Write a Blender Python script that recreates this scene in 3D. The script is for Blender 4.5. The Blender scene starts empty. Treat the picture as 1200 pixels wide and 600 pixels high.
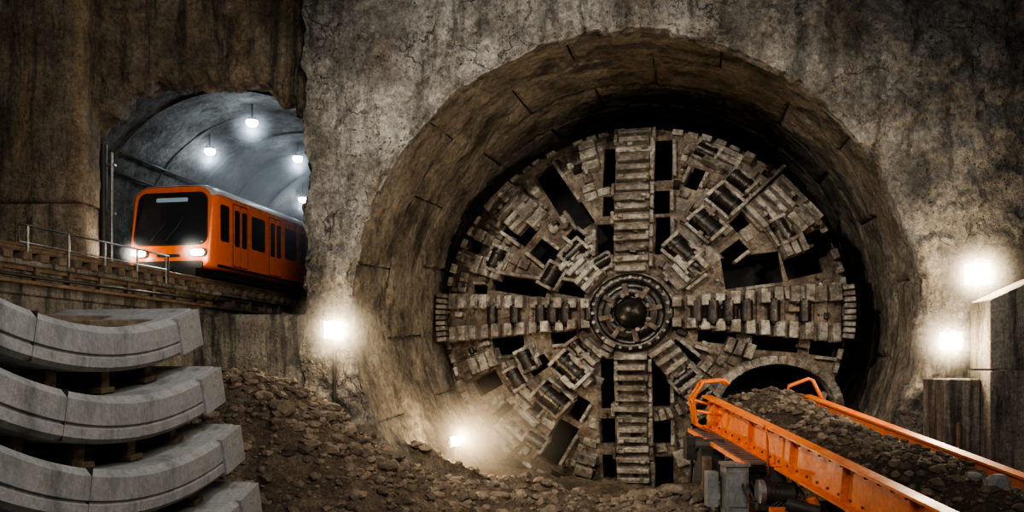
import bpy, bmesh, math, random
from mathutils import Vector, Matrix, noise, Euler
random.seed(7)
R_ = random.random
def U(a,b): return random.uniform(a,b)
scene = bpy.context.scene
COL = scene.collection
CAMZ = 3.4

# ------------------------------------------------------------------ materials
def nn(nt, t, **kw):
    n = nt.nodes.new(t)
    for k,v in kw.items(): setattr(n,k,v)
    return n
def rgba(c): return (c[0],c[1],c[2],1)
def noise_n(nt, vec, scale, detail=6, rough=.6, dist=0):
    n = nn(nt,'ShaderNodeTexNoise'); n.inputs['Scale'].default_value=scale
    n.inputs['Detail'].default_value=detail; n.inputs['Roughness'].default_value=rough
    n.inputs['Distortion'].default_value=dist
    nt.links.new(vec, n.inputs['Vector']); return n.outputs['Fac']
def mapped(nt, vec, sc):
    m = nn(nt,'ShaderNodeMapping'); m.inputs['Scale'].default_value=sc
    nt.links.new(vec,m.inputs['Vector']); return m.outputs['Vector']
def ramp(nt, fac, stops):
    r = nn(nt,'ShaderNodeValToRGB'); e=r.color_ramp.elements
    while len(e)<len(stops): e.new(.5)
    for i,(p,c) in enumerate(stops):
        e[i].position=p; e[i].color=rgba(c) if not isinstance(c,(int,float)) else (c,c,c,1)
    nt.links.new(fac,r.inputs['Fac']); return r.outputs['Color']
def mixc(nt, fac, a, b, mode='MIX'):
    m = nn(nt,'ShaderNodeMix', data_type='RGBA', blend_type=mode)
    if isinstance(fac,(int,float)): m.inputs[0].default_value=fac
    else: nt.links.new(fac,m.inputs[0])
    for i,v in ((6,a),(7,b)):
        if isinstance(v,tuple): m.inputs[i].default_value=rgba(v)
        else: nt.links.new(v,m.inputs[i])
    return m.outputs[2]
def surf(name, stops, scale=.6, stains=(), speck=.35, speck_scale=14, rough=.85, metal=0., bump=.5,
         bump_scale=9, bump_dist=.05, island=0., crack=0., spec=.3, fine=0., pits=0.):
    m = bpy.data.materials.new(name); m.use_nodes=True; nt=m.node_tree
    b = nt.nodes['Principled BSDF']
    tc = nn(nt,'ShaderNodeTexCoord'); v=tc.outputs['Object']
    n1 = noise_n(nt,v,scale,8,.62,.3)
    c = ramp(nt,n1,stops)
    for (col,sc,sv,lo,hi,amt) in stains:
        f = noise_n(nt, mapped(nt,v,sv), sc, 8,.7,.25)
        f = ramp(nt,f,[(lo,0.),(hi,amt)])
        c = mixc(nt,f,c,col)
    if speck>0:
        f = noise_n(nt,v,speck_scale,5,.7)
        g = ramp(nt,f,[(.35,1-speck),(.65,1+speck*.35)])
        c = mixc(nt,1.0,c,g,'MULTIPLY')
    h = noise_n(nt,v,bump_scale,10,.7)
    if fine>0:
        f = noise_n(nt,v,42,4,.75)
        c = mixc(nt,1.0,c,ramp(nt,f,[(.38,1-fine),(.62,1+fine*.5)]),'MULTIPLY')
    if pits>0:
        vo = nn(nt,'ShaderNodeTexVoronoi'); vo.inputs['Scale'].default_value=9
        nt.links.new(v,vo.inputs['Vector'])
        pf = ramp(nt,vo.outputs['Distance'],[(.10,0.),(.26,1.)])
        pm = ramp(nt,noise_n(nt,v,1.1,5,.7),[(.45,0.),(.6,pits)])
        pit = mixc(nt,pm,(1.,1.,1.),pf)
        c = mixc(nt,.6,c,pit,'MULTIPLY'); h = mixc(nt,.7,h,pit,'MULTIPLY')
    if island>0:
        g = nn(nt,'ShaderNodeNewGeometry')
        r = ramp(nt,g.outputs['Random Per Island'],[(0,1-island),(1,1.0+island*.3)])
        c = mixc(nt,1.0,c,r,'MULTIPLY')
    if crack>0:
        vo = nn(nt,'ShaderNodeTexVoronoi', feature='DISTANCE_TO_EDGE'); vo.inputs['Scale'].default_value=.5
        ns = nn(nt,'ShaderNodeTexNoise'); ns.inputs['Scale'].default_value=1.3; ns.inputs['Detail'].default_value=8
        nt.links.new(v,ns.inputs['Vector'])
        add = nn(nt,'ShaderNodeVectorMath',operation='MULTIPLY_ADD')
        nt.links.new(ns.outputs['Color'],add.inputs[0]); add.inputs[1].default_value=(1.8,1.8,1.8); nt.links.new(v,add.inputs[2])
        nt.links.new(add.outputs[0],vo.inputs['Vector'])
        cr = ramp(nt,vo.outputs['Distance'],[(0,0.),(.011,1.)])
        msk = ramp(nt,noise_n(nt,v,.4,3),[(.50,0.),(.58,crack)])
        cf = mixc(nt,msk,(1.,1.,1.),cr)
        c = mixc(nt,1.0,c,mixc(nt,.4,(1.,1.,1.),cf),'MULTIPLY')
        h = mixc(nt,1.0,h,cf,'MULTIPLY')
    bp = nn(nt,'ShaderNodeBump'); bp.inputs['Strength'].default_value=bump; bp.inputs['Distance'].default_value=bump_dist
    nt.links.new(h,bp.inputs['Height']); nt.links.new(bp.outputs['Normal'],b.inputs['Normal'])
    nt.links.new(c,b.inputs['Base Color'])
    rr = ramp(nt,noise_n(nt,v,3,4),[(.3,max(rough-.15,.05)),(.7,min(rough+.1,1))])
    nt.links.new(rr,b.inputs['Roughness'])
    b.inputs['Metallic'].default_value=metal
    b.inputs['Specular IOR Level'].default_value=spec
    return m
def emis(name,col,strength):
    m=bpy.data.materials.new(name); m.use_nodes=True; nt=m.node_tree
    b=nt.nodes['Principled BSDF']; b.inputs['Base Color'].default_value=rgba(col)
    b.inputs['Emission Color'].default_value=rgba(col); b.inputs['Emission Strength'].default_value=strength
    return m
def dust_halo(name,dens,col=(1,.95,.88)):
    m=bpy.data.materials.new(name); m.use_nodes=True; nt=m.node_tree
    nt.nodes.remove(nt.nodes['Principled BSDF'])
    tc=nn(nt,'ShaderNodeTexCoord'); g=nn(nt,'ShaderNodeTexGradient',gradient_type='SPHERICAL')
    nt.links.new(tc.outputs['Object'],g.inputs['Vector'])
    p=nn(nt,'ShaderNodeMath',operation='POWER'); p.inputs[1].default_value=1.6; nt.links.new(g.outputs['Fac'],p.inputs[0])
    q=nn(nt,'ShaderNodeMath',operation='MULTIPLY'); q.inputs[1].default_value=dens; nt.links.new(p.outputs[0],q.inputs[0])
    s=nn(nt,'ShaderNodeVolumeScatter'); s.inputs['Color'].default_value=rgba(col); s.inputs['Anisotropy'].default_value=.2
    nt.links.new(q.outputs[0],s.inputs['Density']); nt.links.new(s.outputs[0],nt.nodes['Material Output'].inputs['Volume'])
    return m

M={}
M['wall']=surf('concrete_weathered',[(.30,(.125,.115,.10)),(.44,(.27,.25,.22)),(.54,(.39,.365,.325)),(.66,(.55,.52,.47))],scale=.6,
  stains=[((.062,.057,.05),1.0,(1.6,1,.22),.50,.64,.8),((.28,.215,.145),.8,(1,1,.5),.54,.68,.5),((.06,.057,.052),.5,(1,1,.7),.55,.66,.65),((.60,.57,.51),1.8,(1,1,1),.60,.67,.65),((.055,.05,.045),2.6,(1,1,.6),.57,.65,.6)],
  speck=.5,speck_scale=8,bump=1.,bump_scale=4,bump_dist=.20,crack=1.,fine=.4,pits=1.)
M['wallL']=surf('concrete_brown_streaked',[(.3,(.10,.082,.062)),(.5,(.23,.185,.135)),(.68,(.40,.33,.245))],scale=.6,
  stains=[((.045,.04,.034),1.4,(1.8,1,.12),.48,.62,.88),((.38,.255,.135),1.1,(1.8,1,.14),.54,.68,.6)],
  speck=.45,speck_scale=9,bump=.9,bump_scale=5,bump_dist=.10,fine=.35,pits=.6)
M['lining']=surf('lining_concrete',[(.3,(.13,.112,.088)),(.48,(.29,.25,.195)),(.66,(.46,.41,.33))],scale=.6,
  stains=[((.05,.043,.036),.9,(1,1,.5),.5,.64,.85),((.32,.225,.13),.8,(1,1,1),.57,.72,.5),((.05,.045,.04),2.2,(.5,1.,.5),.54,.64,.7)],speck=.5,speck_scale=6,bump=1.,bump_scale=4,bump_dist=.12,fine=.4,pits=.8)
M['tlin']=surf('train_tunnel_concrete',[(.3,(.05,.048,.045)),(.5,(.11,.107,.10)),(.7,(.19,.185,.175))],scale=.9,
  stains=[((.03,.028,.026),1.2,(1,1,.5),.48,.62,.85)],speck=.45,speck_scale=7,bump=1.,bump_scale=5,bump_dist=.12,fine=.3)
M['seg']=surf('precast_concrete',[(.3,(.16,.16,.155)),(.5,(.255,.252,.24)),(.7,(.345,.34,.32))],scale=1.2,
  stains=[((.17,.14,.10),1.2,(1,1,1),.56,.72,.5),((.10,.097,.09),3.,(1,1,.4),.52,.68,.7)],speck=.2,speck_scale=20,bump=.3,bump_scale=20,bump_dist=.02,fine=.15,pits=.35)
M['ret']=surf('retaining_concrete',[(.3,(.12,.11,.095)),(.5,(.24,.222,.19)),(.7,(.37,.345,.30))],scale=.8,
  stains=[((.035,.032,.028),1.6,(1.6,1.6,.15),.46,.60,.9)],speck=.4,bump=.8,bump_dist=.08,fine=.35,pits=.5)
M['dirt']=surf('excavated_dirt',[(.3,(.09,.066,.046)),(.5,(.18,.138,.098)),(.7,(.29,.23,.168))],scale=1.5,speck=.5,speck_scale=12,bump=1,bump_scale=8,bump_dist=.14,rough=.95,fine=.5)
M['rock']=surf('rubble_stone',[(.3,(.13,.10,.073)),(.7,(.32,.255,.19))],scale=1.8,speck=.3,bump=.8,bump_scale=16,bump_dist=.04,island=.55,rough=.95,fine=.3)
M['gravel']=surf('conveyed_muck',[(.3,(.075,.057,.042)),(.7,(.26,.205,.15))],scale=2,speck=.3,bump=.7,bump_scale=24,bump_dist=.03,island=.65,rough=.95)
M['muck']=surf('wet_muck',[(.3,(.05,.038,.028)),(.7,(.15,.115,.08))],scale=1.5,speck=.5,speck_scale=14,bump=1,bump_scale=9,bump_dist=.12,rough=.85,fine=.5)
M['tbm']=surf('cutterhead_steel_muddy',[(.28,(.085,.068,.052)),(.40,(.23,.195,.155)),(.52,(.44,.395,.33)),(.68,(.68,.635,.56))],scale=1.2,
  stains=[((.17,.10,.055),1.7,(1,1,1),.52,.66,.7),((.04,.033,.027),2.2,(1,1,1),.53,.66,.9),((.035,.03,.026),5.5,(1,1,1),.56,.66,.7)],
  speck=.55,speck_scale=7,bump=1.,bump_scale=8,bump_dist=.06,rough=.5,metal=.2,island=.36,spec=.6,fine=.45)
M['tbmb']=surf('cutterhead_base_rust_gap_shade',[(.28,(.06,.045,.033)),(.45,(.16,.125,.092)),(.7,(.34,.285,.22))],scale=1.3,  # rusty, and darkened so gaps between plates and ribs read as shade
  stains=[((.14,.075,.038),1.9,(1,1,1),.52,.68,.6),((.03,.025,.02),3.,(1,1,1),.52,.66,.8)],speck=.5,speck_scale=9,bump=.9,bump_scale=10,bump_dist=.05,rough=.6,metal=.15,fine=.4)
M['tbmd']=surf('cutter_dark_steel',[(.3,(.025,.022,.02)),(.6,(.07,.062,.054)),(.8,(.18,.16,.13))],scale=4,speck=.3,bump=.5,bump_dist=.02,rough=.35,metal=.75)
M['void']=surf('near_black_depth',[(.3,(.006,.0055,.005)),(.7,(.015,.013,.011))],scale=2,speck=.2,rough=.8)  # near-black colour paints in the dark depth behind slots and tunnel ends
M['or']=surf('orange_paint_worn',[(.3,(.66,.14,.02)),(.5,(.88,.21,.03)),(.7,(.92,.27,.05))],scale=1.3,
  stains=[((.16,.09,.05),3.5,(1,1,1),.58,.70,.8)],speck=.25,bump=.15,bump_scale=20,bump_dist=.01,rough=.45,spec=.5)
M['tor']=surf('train_orange_paint',[(.3,(.95,.17,.02)),(.7,(.98,.20,.025))],scale=.6,speck=.06,bump=.02,rough=.3,spec=.5)
M['glass']=surf('dark_glass',[(.3,(.012,.014,.018)),(.7,(.02,.023,.028))],speck=0,bump=0,rough=.14,spec=.8)
M['trim']=surf('black_rubber',[(.3,(.015,.015,.016)),(.7,(.03,.03,.03))],speck=.1,bump=.05,rough=.6)
M['roof']=surf('train_roof_grey',[(.3,(.48,.49,.50)),(.7,(.62,.63,.64))],speck=.1,bump=.02,rough=.4)
M['steel']=surf('galvanised_steel',[(.3,(.22,.22,.21)),(.7,(.38,.38,.37))],scale=3,speck=.25,bump=.1,rough=.45,metal=.7)
M['rust']=surf('rusty_rail_steel',[(.3,(.09,.06,.042)),(.7,(.22,.16,.115))],scale=4,speck=.3,bump=.3,rough=.6,metal=.4)
M['sleep']=surf('sleeper_timber',[(.3,(.09,.068,.048)),(.7,(.22,.17,.12))],scale=3,speck=.4,bump=.5,rough=.9)
M['wood']=surf('spacer_timber',[(.3,(.11,.08,.05)),(.7,(.21,.16,.10))],scale=3,stains=[((.06,.042,.025),4,(1,1,6),.45,.65,.7)],speck=.4,bump=.3,rough=.85)
M['grey']=surf('grey_cabinet_paint',[(.3,(.15,.155,.155)),(.7,(.26,.27,.26))],scale=1.5,stains=[((.12,.085,.05),3,(1,1,.5),.5,.66,.8)],speck=.25,bump=.1,rough=.5)
M['black']=surf('black_machine_paint',[(.3,(.018,.017,.016)),(.7,(.06,.053,.045))],scale=3,speck=.3,bump=.2,rough=.5)
M['lampW']=emis('floodlight_lens',(1,.82,.58),34)
M['lampC']=emis('tunnel_lamp_lens',(.82,.92,1),34)
M['head']=emis('headlight_lens',(1,.88,.7),45)
M['disp']=emis('cab_display',(.35,.5,.6),.12)
M['haloS']=dust_halo('halo_around_lamp',.62)  # scatter volume added to give floodlights a bloom-like halo
M['dustT']=dust_halo('dust_cloud_tunnel',.30,(1,.86,.70))
M['dustR']=dust_halo('haze_train_tunnel',.2,(.88,.95,1))
M['haloC']=dust_halo('halo_around_small_lamp',.6,(.88,.95,1))  # same added glow volume, for ceiling lamps and headlights

# ------------------------------------------------------------------ mesh builder
class MB:
    def __init__(s): s.v=[];s.f=[];s.m=[];s.sm=[];s.mats=[]
    def mi(s,k):
        if k not in s.mats: s.mats.append(k)
        return s.mats.index(k)
    def add(s,vs,fs,mat,smooth=False,mx=None):
        o=len(s.v); k=s.mi(mat)
        for p in vs:
            p=Vector(p)
            s.v.append(tuple(mx@p if mx else p))
        for f in fs: s.f.append([i+o for i in f]); s.m.append(k); s.sm.append(smooth)
    def box(s,c,d,mat,rot=None,mx=None,taper=1.):
        x,y,z=d[0]/2,d[1]/2,d[2]/2; t=taper
        vs=[(-x,-y,-z),(x,-y,-z),(x,y,-z),(-x,y,-z),(-x*t,-y*t,z),(x*t,-y*t,z),(x*t,y*t,z),(-x*t,y*t,z)]
        T=Matrix.Translation(c)
        if rot is not None: T=T@(rot.to_4x4() if not isinstance(rot,(tuple,list)) else Euler(rot).to_matrix().to_4x4())
        if mx: T=mx@T
        s.add(vs,[(0,3,2,1),(4,5,6,7),(0,1,5,4),(1,2,6,5),(2,3,7,6),(3,0,4,7)],mat,mx=T)
    def cyl(s,p0,p1,r,mat,n=16,r2=None,smooth=True,mx=None):
        p0=Vector(p0);p1=Vector(p1);a=(p1-p0).normalized();q=a.to_track_quat('Z','Y')
        r2=r if r2 is None else r2
        A=[q@Vector((math.cos(2*math.pi*i/n),math.sin(2*math.pi*i/n),0)) for i in range(n)]
        side=[(i,(i+1)%n,n+(i+1)%n,n+i) for i in range(n)]
        vs=[p0+r*d for d in A]+[p1+r2*d for d in A]
        s.add(vs,side,mat,smooth,mx)
        s.add([p0+r*d for d in A],[tuple(range(n))[::-1]],mat,False,mx)
        s.add([p1+r2*d for d in A],[tuple(range(n))],mat,False,mx)
    def tube(s,pts,r,mat,n=8,mx=None):
        pts=[Vector(p) for p in pts]; rings=[]
        for i,p in enumerate(pts):
            d=(pts[min(i+1,len(pts)-1)]-pts[max(i-1,0)]).normalized()
            ref=Vector((0,0,1)) if abs(d.z)<.9 else Vector((0,1,0))
            a=d.cross(ref).normalized(); b=d.cross(a)
            rings.append([p+r*(math.cos(2*math.pi*k/n)*a+math.sin(2*math.pi*k/n)*b) for k in range(n)])
        vs=[q for rg in rings for q in rg]
        fs=[(i*n+k,i*n+(k+1)%n,(i+1)*n+(k+1)%n,(i+1)*n+k) for i in range(len(pts)-1) for k in range(n)]
        fs+= [tuple(range(n))[::-1], tuple((len(pts)-1)*n+k for k in range(n))]
        s.add(vs,fs,mat,True,mx)
    def lathe(s,prof,mat,n=48,mx=None,smooth=True):
        vs=[];m=len(prof)
        for i in range(n):
            a=2*math.pi*i/n
            for (r,h) in prof: vs.append((r*math.cos(a),-h,r*math.sin(a)))
        fs=[(i*m+j,i*m+j+1,((i+1)%n)*m+j+1,((i+1)%n)*m+j) for i in range(n) for j in range(m-1)]
        s.add(vs,fs,mat,smooth,mx)
    def prism(s,poly,ax,depth,mat,mx=None):
        n=len(poly)
        vs=[(p[0],0,p[1]) for p in poly]+[(p[0],depth,p[1]) for p in poly]
        fs=[tuple(range(n)),tuple(range(n,2*n))[::-1]]+[(i,i+n,(i+1)%n+n,(i+1)%n) for i in range(n)]
        s.add(vs,fs,mat,mx=mx)
    def obj(s,name,parent=None,bevel=0,seg=1,fix=True):
        me=bpy.data.meshes.new(name); me.from_pydata(s.v,[],s.f)
        for k in s.mats: me.materials.append(M[k])
        me.polygons.foreach_set('material_index',s.m); me.polygons.foreach_set('use_smooth',s.sm)
        me.validate(); me.update()
        if fix:
            bm=bmesh.new(); bm.from_mesh(me); bmesh.ops.recalc_face_normals(bm,faces=bm.faces); bm.to_mesh(me); bm.free()
        o=bpy.data.objects.new(name,me); COL.objects.link(o)
        if parent: o.parent=parent
        if bevel:
            b=o.modifiers.new('bevel','BEVEL'); b.width=bevel; b.segments=seg; b.limit_method='ANGLE'; b.angle_limit=math.radians(50)
        return o
def empty(name,loc=(0,0,0),rot=(0,0,0),scale=(1,1,1)):
    e=bpy.data.objects.new(name,None); e.location=loc; e.rotation_euler=rot; e.scale=scale; COL.objects.link(e); return e
def light(name,kind,loc,energy,col,parent=None,size=.3,size_y=None,target=None,angle=None,blend=.5):
    l=bpy.data.lights.new(name,kind); l.energy=energy; l.color=col
    if kind=='AREA':
        l.size=size
        if size_y: l.shape='RECTANGLE'; l.size_y=size_y
    elif kind in('POINT','SPOT'): l.shadow_soft_size=size
    if kind=='SPOT': l.spot_size=angle or 1.; l.spot_blend=blend
    o=bpy.data.objects.new(name,l); o.location=loc; COL.objects.link(o)
    if target is not None: o.rotation_euler=(Vector(target)-Vector(loc)).to_track_quat('-Z','Y').to_euler()
    if parent: o.parent=parent
    return o
def haze_halo(name,loc,rad,mat,parent=None):
    mb=MB(); b=bmesh.new(); bmesh.ops.create_icosphere(b,subdivisions=3,radius=1)
    mb.add([v.co.copy() for v in b.verts],[[v.index for v in f.verts] for f in b.faces],mat); b.free()
    o=mb.obj(name,parent); o.location=loc; o.scale=rad; return o
def fbm(x,y,z,s,o=5): return noise.fractal(Vector((x*s,y*s,z*s)),.9,2.1,o)
def sstep(a,b,x):
    t=max(0,min(1,(x-a)/(b-a))); return t*t*(3-2*t)

# ------------------------------------------------------------------ walls
def ray_poly(c,d,poly):
    best=None
    for i in range(len(poly)):
        ax,az=poly[i];bx,bz=poly[(i+1)%len(poly)]
        ex,ez=bx-ax,bz-az; den=d[0]*ez-d[1]*ex
        if abs(den)<1e-9: continue
        t=((ax-c[0])*ez-(az-c[1])*ex)/den; u=((ax-c[0])*d[1]-(az-c[1])*d[0])/den
        if t>0 and -1e-6<=u<=1+1e-6 and (best is None or t<best): best=t
    return best
def wall_with_hole(c,inner,outer,y0,amp,mat,N,Mr,back,jag=.0,edge=.12):
    mb=MB(); vs=[]; nb=4
    for i in range(N):
        a=2*math.pi*i/N; d=(math.cos(a),math.sin(a))
        ri=inner(a); ro=ray_poly(c,d,outer)
        ri+=jag*fbm(d[0]*ri,3.1,d[1]*ri,1.1,6)
        if jag>.1: ri+=.05*fbm(d[0]*ri,8.1,d[1]*ri,4.,4)
        else: ri+=.07*sstep(.12,.2,fbm(d[0]*ri,8.1,d[1]*ri,1.2,6))
        for k in range(nb,0,-1):
            t=k/nb; r=ri+.04*fbm(d[0]*ri,t*3,d[1]*ri,2)+ (0.05 if jag>.1 else 0)*fbm(d[0]*ri,t*4,d[1]*ri,1.5)*4
            vs.append((c[0]+d[0]*r, y0+edge+back*t, c[1]+d[1]*r))
        for j in range(Mr+1):
            t=(j/Mr)**1.25; r=ri+(ro-ri)*t
            x=c[0]+d[0]*r; z=c[1]+d[1]*r
            n=fbm(x,1.7,z,.7,8); st=sstep(-.02,.03,fbm(x,9.3,z,.45,6))+.6*sstep(.1,.14,fbm(x,19.3,z,.8,6))
            rough=sstep(-.3,.2,fbm(x,4.4,z,.2,3))*(.5+.5*sstep(2,9,x) if mat=='wall' else 1)
            y=y0-amp*(n*(.35+1.0*rough)+.6*st)-.3*amp*fbm(x,2,z,3.5,5)*(.5+rough)
            y+=edge*math.exp(-((r-ri)/.09)**2)
            vs.append((x,y,z))
        vs.append((c[0]+d[0]*ro,y0+1.1,c[1]+d[1]*ro))
    m=nb+Mr+2
    fs=[(i*m+j,i*m+j+1,((i+1)%N)*m+j+1,((i+1)%N)*m+j) for i in range(N) for j in range(m-1)]
    mb.add(vs,fs,mat,True)
    return mb
RT=6.6; TC=(2.9,4.7)
left=[]
z=15
while z>-2.6:
    left.append((-4.8+.17*fbm(0,5,z,1.3,6),z)); z-=.12
outerj=[(-4.8,-2.6),(17,-2.6),(17,15),(-4.8,15)]+left
wall_with_hole(TC,lambda a:RT,outerj,19.9,.2,'wall',820,120,.3,jag=.06,edge=.12).obj('wall_front',fix=False)
arch=[(-10.6,4.5),(-10.6,8.5),(-9.95,9.1),(-9.75,9.4),(-9.4,9.5),(-9.2,9.9),(-8.8,10.0),(-8.5,10.25),(-7.9,10.2),(-7.4,10.45),(-6.7,10.2),(-6.2,10.3),(-5.7,9.9),(-5.3,9.75),(-5.05,9.4),(-4.92,9.2),(-4.92,4.5)]
AC=(-7.4,7.4)
rl=[(-17,-1.5),(-4.7,-1.5),(-4.7,15),(-17,15)]
wall_with_hole(AC,lambda a:ray_poly(AC,(math.cos(a),math.sin(a)),arch),rl,20.35,.18,'wallL',520,60,.45,jag=.2,edge=.2).obj('wall_left_portal',fix=False)

mb=MB()
def patch_panel(mb,x0,x1,z0,z1,y,mat,amp=.05,depth=.8,res=.12):
    nx=max(2,int((x1-x0)/res)); nz=max(2,int((z1-z0)/res)); vs=[];fs=[]
    for j in range(nz+1):
        for i in range(nx+1):
            x=x0+(x1-x0)*i/nx; zz=z0+(z1-z0)*j/nz
            e=min(i,nx-i,j,nz-j)
            vs.append((x+.04*fbm(0,y,zz,2),y-amp*fbm(x,y,zz,.9,6)-.4*amp*fbm(x,y,zz,4,4)+(.05 if e==0 else 0),zz))
    w=nx+1
    for j in range(nz):
        for i in range(nx): fs.append((j*w+i,j*w+i+1,(j+1)*w+i+1,(j+1)*w+i))
    b=len(vs)
    ring=[i for i in range(w)]+[j*w+nx for j in range(1,nz+1)]+[nz*w+i for i in range(nx-1,-1,-1)]+[j*w for j in range(nz-1,0,-1)]
    for r in ring: vs.append((vs[r][0],y+depth,vs[r][2]))
    n=len(ring)
    for k in range(n): fs.append((ring[(k+1)%n],ring[k],b+k,b+(k+1)%n))
    mb.add(vs,fs,mat,True)
patch_panel(mb,-16,-9.86,7.2,15,19.6,'wallL',amp=.07)
patch_panel(mb,-16,-9.80,2,7.13,19.42,'wallL',amp=.07)
mb.obj('wall_left',fix=False)

# ------------------------------------------------------------------ main tunnel lining
mb=MB()
def lc(y): return 2.9+.215*(y-20), 4.7+.06*(y-20)
rings=[(20.05,22.3),(22.34,24.9),(24.94,27.2),(27.24,29)]
for ri,(ya,yb) in enumerate(rings):
    off=.12+ri*.27
    for p in range(11):
        a0=off+p*2*math.pi/11; a1=a0+2*math.pi/11-.006
        na,ny=44,18; vs=[];fs=[]
        dr=U(-.015,.02)
        for i in range(na+1):
            for j in range(ny+1):
                a=a0+(a1-a0)*i/na; y=ya+(yb-ya)*j/ny
                cx,cz=lc(y); e=(i in(0,na)) or (j in(0,ny))
                A,B=math.cos(a)*7,math.sin(a)*7
                r=RT+.03+dr+(.07 if e else 0)+.045*fbm(A,y,B,.9,6)+.04*sstep(.05,.1,fbm(A,y+7,B,.7,6))+.02*fbm(A,y,B,4,4)
                vs.append((cx+r*math.cos(a),y,cz+r*math.sin(a)))
        for i in range(na):
            for j in range(ny): q=i*(ny+1)+j; fs.append((q,q+1,q+ny+2,q+ny+1))
        mb.add(vs,fs,'lining',True)
vs=[];fs=[];N=96
for i in range(N):
    a=2*math.pi*i/N
    for y in (20.02,29.2):
        cx,cz=lc(y); vs.append((cx+(RT+.16)*math.cos(a),y,cz+(RT+.16)*math.sin(a)))
for i in range(N): fs.append((2*i,2*i+1,(2*i+3)%(2*N),(2*i+2)%(2*N)))
mb.add(vs,fs,'ret',True)
cx,cz=lc(29.1)
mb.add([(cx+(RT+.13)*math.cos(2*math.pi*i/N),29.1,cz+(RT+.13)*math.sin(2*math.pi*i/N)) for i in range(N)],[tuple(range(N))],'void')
mb.obj('tunnel_lining',fix=False)

# ------------------------------------------------------------------ cutterhead
TB=empty('tunnel_boring_machine',(3.62,25,4.90),(0,0,math.radians(-14)),(1.055,1,.985))
R=5.5; K=.0245
def dome(r): return 1.15*(1-min(1,r/R)**2.2)
def frame(u,v,ang):
    r=math.hypot(u,v); w=dome(r)
    g=-1.15*2.2*(r/R)**1.2/R if r>0 else 0
    ru,rv=(u/r,v/r) if r>1e-5 else (1,0)
    n=Vector((-g*ru,-1,-g*rv)).normalized()
    t=Vector((math.cos(ang),0,math.sin(ang))); t=(t-n*t.dot(n)).normalized()
    s=n.cross(t)
    m=Matrix((t,s,n)).transposed().to_4x4()
    return Matrix.Translation((u,-w,v))@m
slots=[(-25,177,50,18,90),(32,183,52,20,90),(-25,128,24,16,90),(31,130,28,18,90),(-28,83,46,22,90),(33,90,44,16,90),
(-26,-82,58,16,90),(31,-80,56,20,90),(-26,-138,30,18,90),(31,-138,28,20,90),(-26,-186,38,18,90),(33,-188,40,20,90),
(-128,36,68,20,-12),(-66,30,32,16,-12),(-142,-36,40,22,5),(-75,-27,30,14,5),(-178,32,18,16,-5),
(126,48,60,36,8),(178,56,38,30,15),(90,-27,40,16,-5),(150,-35,48,18,-5),(203,-40,34,20,-8),
(-88,154,64,26,122),(-58,118,32,20,122),(-128,106,36,28,142),(-98,75,30,22,140),(-62,92,20,14,135),
(148,134,76,28,47),(208,84,56,32,22),(108,70,26,16,40),(62,42,34,16,40),(66,158,26,16,68),
(-86,-155,58,26,60),(-122,-120,48,20,45),(-170,-82,34,22,28),(-60,-112,28,16,60),(-105,-60,26,16,35),(-150,-120,30,18,40),
(55,-48,36,16,-42),(78,-140,36,18,-62),(100,-182,36,18,-62),(-190,92,26,18,155),(185,130,28,18,35),(-40,45,20,14,135),(115,105,24,16,45)]
SL=[(a*K,b*K,l*K,w*K,math.radians(g)) for a,b,l,w,g in slots]
ARC=(150*K,-108*K,58*K)
def in_slot(u,v,mg=.05):
    for a,b,l,w,g in SL:
        du,dv=u-a,v-b; x=du*math.cos(g)+dv*math.sin(g); y=-du*math.sin(g)+dv*math.cos(g)
        if abs(x)<l/2+mg and abs(y)<w/2+mg: return True
    if math.hypot(u-ARC[0],(v-ARC[1])/.86)<ARC[2]+.3+mg: return True
    return False
prof=[(0.001,dome(0))]+[(R*i/26,dome(R*i/26)) for i in range(1,27)]+[(R+.06,-.15),(R+.08,-.45)]
inn=[(R-.3,-.5)]+[(R*i/14,dome(R*i/14)-.42) for i in range(13,0,-1)]+[(0.001,dome(0)-.42)]
full=prof+inn
n=144
bm=bmesh.new()
top=bm.verts.new((0,-dome(0),0)); bot=bm.verts.new((0,-(dome(0)-.42),0))
rg=[[bm.verts.new((r*math.cos(2*math.pi*i/n),-h,r*math.sin(2*math.pi*i/n))) for i in range(n)] for (r,h) in full[1:-1]]
for i in range(n):
    bm.faces.new((top,rg[0][i],rg[0][(i+1)%n])); bm.faces.new((bot,rg[-1][(i+1)%n],rg[-1][i]))
    for j in range(len(rg)-1): bm.faces.new((rg[j][i],rg[j+1][i],rg[j+1][(i+1)%n],rg[j][(i+1)%n]))
bmesh.ops.recalc_face_normals(bm,faces=bm.faces)
me=bpy.data.meshes.new('face_plate'); bm.to_mesh(me); bm.free()
me.materials.append(M['tbmb'])
face=bpy.data.objects.new('face_plate',me); COL.objects.link(face)
cb=MB()
for a,b,l,w,g in SL:
    cb.box((a,-.3,b),(l,4,w),'tbmb',rot=(0,-g,0))
ap=[(ARC[0]+ARC[2]*math.cos(t*math.pi/16),ARC[1]+ARC[2]*.85*math.sin(t*math.pi/16)) for t in range(17)]
ap+=[(ARC[0]-ARC[2],ARC[1]-.9),(ARC[0]+ARC[2],ARC[1]-.9)]
cb.prism(ap,0,4,'tbmb',mx=Matrix.Translation((0,-2.3,0)))
cut=cb.obj('cutter_tmp')
bo=face.modifiers.new('b','BOOLEAN'); bo.object=cut; bo.operation='DIFFERENCE'; bo.solver='EXACT'; bo.use_self=True
dg=bpy.context.evaluated_depsgraph_get()
nm=bpy.data.meshes.new_from_object(face.evaluated_get(dg)); face.modifiers.clear(); face.data=nm
bpy.data.objects.remove(cut); face.parent=TB

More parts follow.
